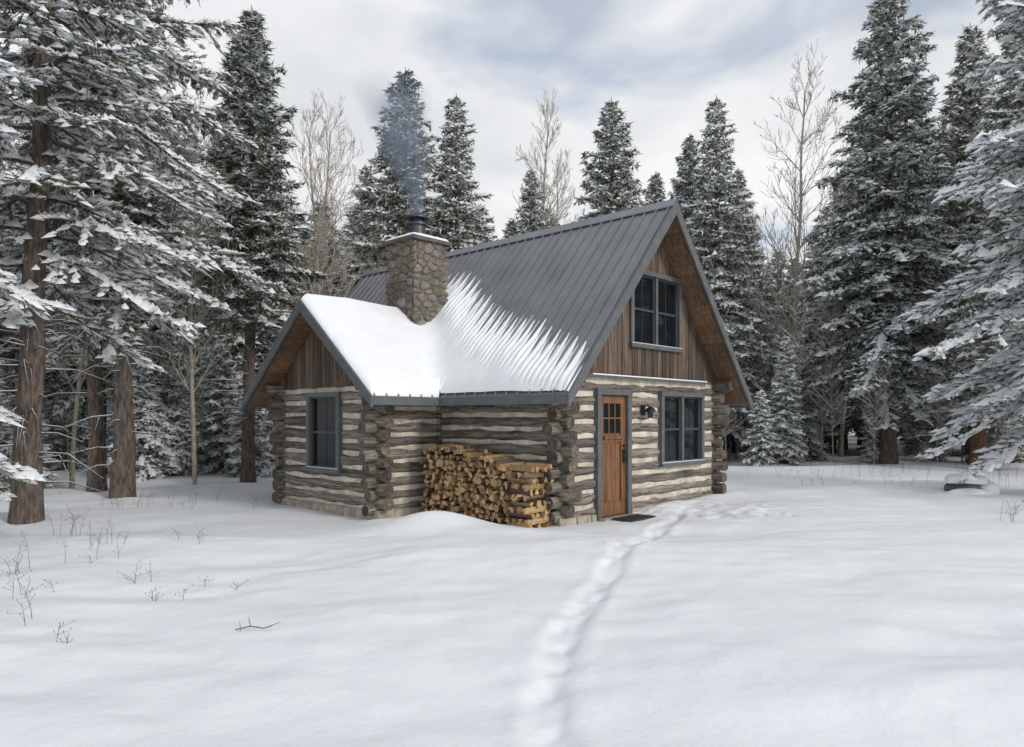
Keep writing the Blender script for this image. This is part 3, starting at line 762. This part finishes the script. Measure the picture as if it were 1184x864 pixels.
SPA = conifer('spruce_a', 14, 2.7, .16, 210, 11, .21, .036, 15, .95, .55, .17, .42, ts=.14, snowsz=1.15, twigs=False)
SPB = conifer('spruce_b', 14, 2.9, .10, 200, 12, .21, .036, 14, .95, .75, .19, .44, ts=.15, snowsz=1.2, twigs=False)
SPC = conifer('spruce_c', 14, 2.0, .34, 160, 13, .20, .032, 19, 1.0, .45, .16, .42, dead=40, snowsz=1.1)
BIG = conifer('spruce_big', 17, 3.6, .15, 230, 14, .20, .031, 17, 1.3, .75, .24, .38, ts=.15, dead=25, snowsz=1.25, twigs=False)
FAR = [conifer('spruce_far_a', 14, 2.8, .12, 140, 15, .36, .068, 7, .5, .6, .17, .54, ts=.19, snowsz=1.8, twigs=False),
       conifer('spruce_far_b', 14, 2.3, .25, 130, 16, .36, .068, 8, .5, .5, .17, .54, ts=.19, snowsz=1.8, dead=15, twigs=False)]
HP1 = conifer('pine_hero', 15, 3.4, .24, 96, 21, .12, .0115, 40, 1.7, .64, .20, .24, ts=.14, snowsz=1.2, lean=.04, shape=.45, dead=45)
HP2 = conifer('spruce_hero', 15, 3.6, .10, 125, 22, .12, .012, 38, 2.0, .85, .20, .26, ts=.15, snowsz=1.4, shape=.5, dead=20)
YNG = conifer('young_a', 4.5, 1.25, .03, 75, 31, .17, .034, 18, 1.9, .6, .05, .62, ts=.12, snowsz=1.2, twigs=False)
YNG2 = conifer('young_b', 6.5, 1.3, .03, 85, 32, .19, .036, 17, 1.7, .7, .07, .62, ts=.13, snowsz=1.2, twigs=False)
BA = bare('bare_a', 14, 41, .12, .62, 3, lat=.30, r2=.36); BB = bare('bare_b', 12, 42, .10, .5, 3, lat=.3, r2=.36); BS = bare('sapling', 5, 43, .025, .6, 2, True)

def tree(mesh, h0, x, y, h, name='conifer_tree', rz=None, parent=None, wide=1.0):
    o = bpy.data.objects.new(name, mesh); COL.objects.link(o)
    s = h / h0; o.scale = (s * wide, s * wide, s); o.rotation_euler = (0, 0, random.uniform(0, 6.28) if rz is None else rz)
    o.location = (x, y, float(gz(x, y)))
    if parent: o.parent = parent
    return o
# foreground
tree(HP1, 15, -8.15, 12.2, 15, 'pine_tree', rz=0)
tree(HP1, 15, -8.6, 16.0, 17, 'pine_tree', rz=2.1, wide=.9)
tree(SPC, 14, -9.6, 16.8, 15, 'spruce_tree', rz=4.0)
tree(HP2, 15, -8.9, 8.9, 12.5, 'spruce_tree', rz=1.0)
tree(SPC, 14, -7.2, 19.8, 13.0, 'spruce_tree', rz=.5, wide=1.15)
tree(BIG, 17, -15.5, 19.5, 17, 'spruce_tree')
tree(SPA, 14, -12.2, 21.5, 14.5, 'spruce_tree')
tree(SPB, 14, -10.0, 26, 15, 'spruce_tree')
# behind cabin
for x, y, h, m_, w in ((-4.07, 28, 15.2, SPA, 1.12), (-2.1, 29, 14.7, SPB, .92), (.8, 32, 12.8, SPB, .82), (3.8, 28, 14.1, SPA, 1.05), (6.75, 34, 13.2, SPA, .95),
                       (8.0, 28, 14.1, SPB, .88), (7.6, 31, 13.8, SPA, .85), (-6.3, 31, 12.5, SPB, .9), (10.2, 33, 13.0, SPB, .9)):
    tree(m_, 14, x, y, h, 'spruce_tree', wide=w)
# right side
tree(BIG, 17, 13.5, 26, 17.8, 'spruce_tree', rz=1.2)
tree(BIG, 17, 16.0, 22.0, 17.0, 'spruce_tree', rz=3.0)
tree(HP2, 15, 11.6, 14.8, 14.5, 'spruce_tree', rz=2.6)
tree(SPB, 14, 18.5, 29, 16, 'spruce_tree'); tree(SPC, 14, 16.8, 26.5, 16, 'spruce_tree')
# bare trees
for x, y, h, m_, hh_ in ((10.4, 27, 14.6, BA, 14), (1.1, 34, 15.2, BB, 12), (-5.9, 24, 11.0, BB, 12), (-8.3, 19, 9, BB, 12), (-7.4, 25.5, 12, BA, 14), (-11.2, 18.5, 9, BB, 12), (13.6, 30, 12, BB, 12), (-5.0, 27, 11, BA, 14), (9.3, 30, 11, BB, 12), (2.2, 33, 13, BA, 14)):
    tree(m_, hh_, x, y, h, 'bare_tree', wide=.9)

# distant forest
DF = empty('distant_forest')
rg = random.Random(77); cnt = 0
for i in range(230):
    y = 32 + 50 * rg.random() ** 1.3; ang = rg.uniform(-.84, .84); x = y * ang * 1.05
    side = abs(ang - .03)
    if side < .40: h = min(rg.uniform(.21, .295) * y + 1.7, 18)
    else: h = min(rg.uniform(.30, .46) * y + 1.7, 19)
    if y < 36 and rg.random() < .4: m_, h0 = rg.choice([SPA, SPB, SPC]), 14
    else: m_, h0 = rg.choice(FAR), 14
    tree(m_, h0, x, y, h, 'spruce', rz=rg.uniform(0, 6.28), parent=DF, wide=max(.85, 10 / h * rg.uniform(.8, 1.15)) if h < 10 else rg.uniform(.9, 1.2))
US = empty('forest_understory')
for i in range(185):
    y = rg.uniform(20, 38); ang = rg.uniform(-.85, .85); x = y * ang
    if y < 25 and -.35 < ang < .42: continue
    if y < 24 and ang > .3: continue
    if math.hypot(x + 2, y - 16) < 7.5: continue
    if rg.random() < .6: tree(rg.choice([YNG, YNG2]), 5.5, x, y, rg.uniform(2.0, 5.5), 'young_conifer', rz=rg.uniform(0, 6.28), parent=US)
    else: tree(BS, 5, x, y, rg.uniform(3, 7), 'sapling', rz=rg.uniform(0, 6.28), parent=US)
for x, y, h in ((-7.9, 21.5, 3.2), (-9.0, 22.5, 4), (-5.9, 22.5, 3.6), (-10.8, 21, 3), (-13, 18, 3.2), (8.6, 25, 2.6), (9.6, 26, 3.2), (-11.6, 17.5, 2.2), (-12.2, 17.0, 2.8), (-10.2, 20, 3.4)):
    tree(YNG, 4.5, x, y, h, 'young_conifer', parent=US)

# snag, rock, weeds
sn = MB(); pts = [(0, 0, -.2), (.02, 0, .5), (-.02, .02, 1.1), (.05, 0, 1.6)]
sn.tube(pts, [.36, .27, .24, .20], 14, M_SNAG, M_SNAG, jit=.12)
for k in range(9):
    a_ = k * .7; sn.tube([(.18 * math.cos(a_), .18 * math.sin(a_), 1.45), (.22 * math.cos(a_), .22 * math.sin(a_), 1.8 + random.random() * .5)], [.07, .008], 5, M_SNAG, jit=.2)
o = sn.build('tree_stump'); o.location = (15.4, 24.0, float(gz(15.4, 24)))
def blob(mb, c, r, mat, seed, n=20, zmin=-1):
    rg_ = np.random.RandomState(seed); ph_ = rg_.rand(6) * 6; vs = []
    for i in range(n + 1):
        th_ = math.pi * i / n
        for j in range(2 * n):
            p_ = math.pi * j / n; w = 1 + .12 * math.sin(2 * p_ + ph_[0]) * math.sin(th_) + .08 * math.sin(3 * p_ + ph_[1] + 2 * th_) + .05 * math.sin(5 * th_ + ph_[2])
            z_ = max(math.cos(th_), zmin)
            vs.append((c[0] + r[0] * w * math.sin(th_) * math.cos(p_), c[1] + r[1] * w * math.sin(th_) * math.sin(p_), c[2] + r[2] * w * z_))
    fs = [(i * 2 * n + j, (i + 1) * 2 * n + j, (i + 1) * 2 * n + (j + 1) % (2 * n), i * 2 * n + (j + 1) % (2 * n)) for i in range(n) for j in range(2 * n)]
    mb.add(vs, fs, mat, smooth=True)
rk = MB(); blob(rk, (0, 0, .04), (.33, .28, .22), M_ROCK, 1); blob(rk, (.0, 0, .22), (.37, .33, .15), M_SNOWROOF, 2, zmin=-.3); blob(rk, (.40, -.05, .04), (.28, .22, .20), M_SNOWROOF, 3); blob(rk, (-.1, -.32, -.02), (.5, .2, .10), M_SNOWROOF, 4)
o = rk.build('snow_capped_rock'); o.location = (9.65, 15.5, float(gz(9.65, 15.5)) + .03)

def weed(x, y, h, n, seed, spread=.25, br=5):
    rg_ = random.Random(seed); w = MB()
    for i in range(n):
        bx_, by_ = rg_.gauss(0, spread * .5), rg_.gauss(0, spread * .5); hh_ = h * rg_.uniform(.5, 1.1); lx_, ly_ = rg_.gauss(0, .25), rg_.gauss(0, .2)
        P = [(bx_ + lx_ * hh_ * t * t, by_ + ly_ * hh_ * t * t, -.05 + hh_ * t) for t in (0, .3, .6, .85, 1)]
        w.tube(P, [.0032, .0028, .0022, .0017, .001], 4, M_WEED)
        for k in range(br):
            t = rg_.uniform(.35, 1); p = Vector((bx_ + lx_ * hh_ * t * t, by_ + ly_ * hh_ * t * t, -.05 + hh_ * t)); q_ = p + Vector((rg_.gauss(0, .05), rg_.gauss(0, .05), rg_.uniform(.01, .07)))
            w.tube([p, q_], [.0016, .0009], 3, M_WEED); w.tube([q_, q_ + Vector((0, 0, .014))], [.0035, .002], 4, M_WEED)
    o = w.build('dry_weed'); o.location = (x, y, float(gz(x, y)))
for i, (x, y, h, n) in enumerate(((-4.05, 5.9, .42, 3), (-3.35, 5.5, .16, 2), (-4.6, 7.0, .3, 4), (-3.9, 7.6, .25, 3), (-3.3, 6.8, .18, 3), (-5.5, 8.0, .4, 5), (-5.3, 9.5, .35, 6), (-6.4, 10.5, .45, 7), (-4.9, 8.6, .3, 4), (-4.2, 9.6, .2, 3), (-2.9, 7.4, .12, 2),
                                  (-7.5, 14.0, .5, 10), (-6.6, 14.6, .45, 8), (-5.6, 13.2, .3, 4), (7.6, 11.0, .4, 7), (8.1, 10.4, .45, 9), (8.4, 11.6, .5, 8), (8.7, 16.4, .35, 5), (10.9, 17, .6, 10), (12.5, 19, .8, 12), (9.6, 19.5, .7, 10), (13.5, 21, .9, 14), (7.9, 20, .5, 8), (11.4, 21.5, .8, 12), (15, 20, .9, 14), (13.4, 18.3, .7, 10), (7.2, 17, .3, 5))):
    weed(x, y, h, n, 100 + i, spread=.25 + .6 * (y > 13))
tw = MB()
tw.tube([(-.16, 0, .01), (-.05, .02, .03), (.06, 0, .02), (.18, .03, .06)], [.004, .005, .004, .002], 5, M_WEED)
tw.tube([(-.05, .02, .03), (-.07, .03, .10)], [.004, .002], 5, M_WEED); tw.tube([(.06, 0, .02), (.14, -.04, .05)], [.003, .001], 5, M_WEED)
tw.tube([(-.12, 0, .0), (-.13, .01, .07)], [.003, .002], 5, M_WEED)
o = tw.build('fallen_twig'); o.location = (-1.98, 5.62, float(gz(-1.98, 5.62)))

# ------------------------------------------------------------------ sky, sun, camera
w = bpy.data.worlds.new('World'); SC.world = w; w.use_nodes = True; nt = w.node_tree
bg = nt.nodes['Background']; bg.inputs[1].default_value = .1
sd = Vector((.66, -.55, .42)).normalized()
sky = node(nt, 'ShaderNodeTexSky', sky_type='NISHITA'); sky.sun_disc = False
sky.sun_elevation = math.asin(sd.z); sky.sun_rotation = math.atan2(sd.x, sd.y)
tc = node(nt, 'ShaderNodeTexCoord'); sp = node(nt, 'ShaderNodeSeparateXYZ'); nt.links.new(tc.outputs['Generated'], sp.inputs[0])
def mw(op, a, b_):
    n = node(nt, 'ShaderNodeMath', operation=op)
    for i, v in enumerate((a, b_)):
        if isinstance(v, (int, float)): n.inputs[i].default_value = v
        else: nt.links.new(v, n.inputs[i])
    return n.outputs[0]
den = mw('ADD', mw('MAXIMUM', sp.outputs[2], 0), .22)
cv = node(nt, 'ShaderNodeCombineXYZ'); nt.links.new(mw('DIVIDE', sp.outputs[0], den), cv.inputs[0]); nt.links.new(mw('DIVIDE', sp.outputs[1], den), cv.inputs[1]); cv.inputs[2].default_value = 5.7
n1 = node(nt, 'ShaderNodeTexNoise'); setin(n1, Scale=1.9, Detail=5, Roughness=.5, Distortion=.3); nt.links.new(cv.outputs[0], n1.inputs['Vector'])
fac = ramp(nt, n1.outputs[0], [(.38, (.5,) * 3), (.50, (1, 1, 1))])
n2 = node(nt, 'ShaderNodeTexNoise'); setin(n2, Scale=2.4, Detail=4, Roughness=.5); nt.links.new(cv.outputs[0], n2.inputs['Vector'])
cc = ramp(nt, n2.outputs[0], [(.35, (.75, .77, .805)), (.60, (.95, .955, .965))])
cm = node(nt, 'ShaderNodeVectorMath', operation='SCALE'); cm.inputs['Scale'].default_value = 10.0; nt.links.new(cc, cm.inputs[0])
skb = node(nt, 'ShaderNodeVectorMath', operation='MULTIPLY'); nt.links.new(sky.outputs[0], skb.inputs[0]); skb.inputs[1].default_value = (1.6, 1.6, 1.6)
nt.links.new(mix(nt, fac, skb.outputs[0], cm.outputs[0]), bg.inputs[0])

sl = bpy.data.lights.new('sun', 'SUN'); sl.energy = 1.5; sl.angle = math.radians(10); sl.color = (1, .95, .88)
so = bpy.data.objects.new('sun', sl); COL.objects.link(so); so.rotation_euler = sd.to_track_quat('Z', 'Y').to_euler()

cam = bpy.data.cameras.new('camera'); co = bpy.data.objects.new('camera', cam); COL.objects.link(co)
cam.sensor_width = 36; cam.lens = 36 * 840 / 1184; cam.shift_y = 51 / 1184; cam.clip_end = 2000; cam.clip_start = .05
co.location = (0, 0, 1.7); co.rotation_euler = (math.radians(90), 0, 0); SC.camera = co
SC.view_settings.view_transform = 'Standard'; SC.view_settings.look = 'None'; SC.view_settings.exposure = 0
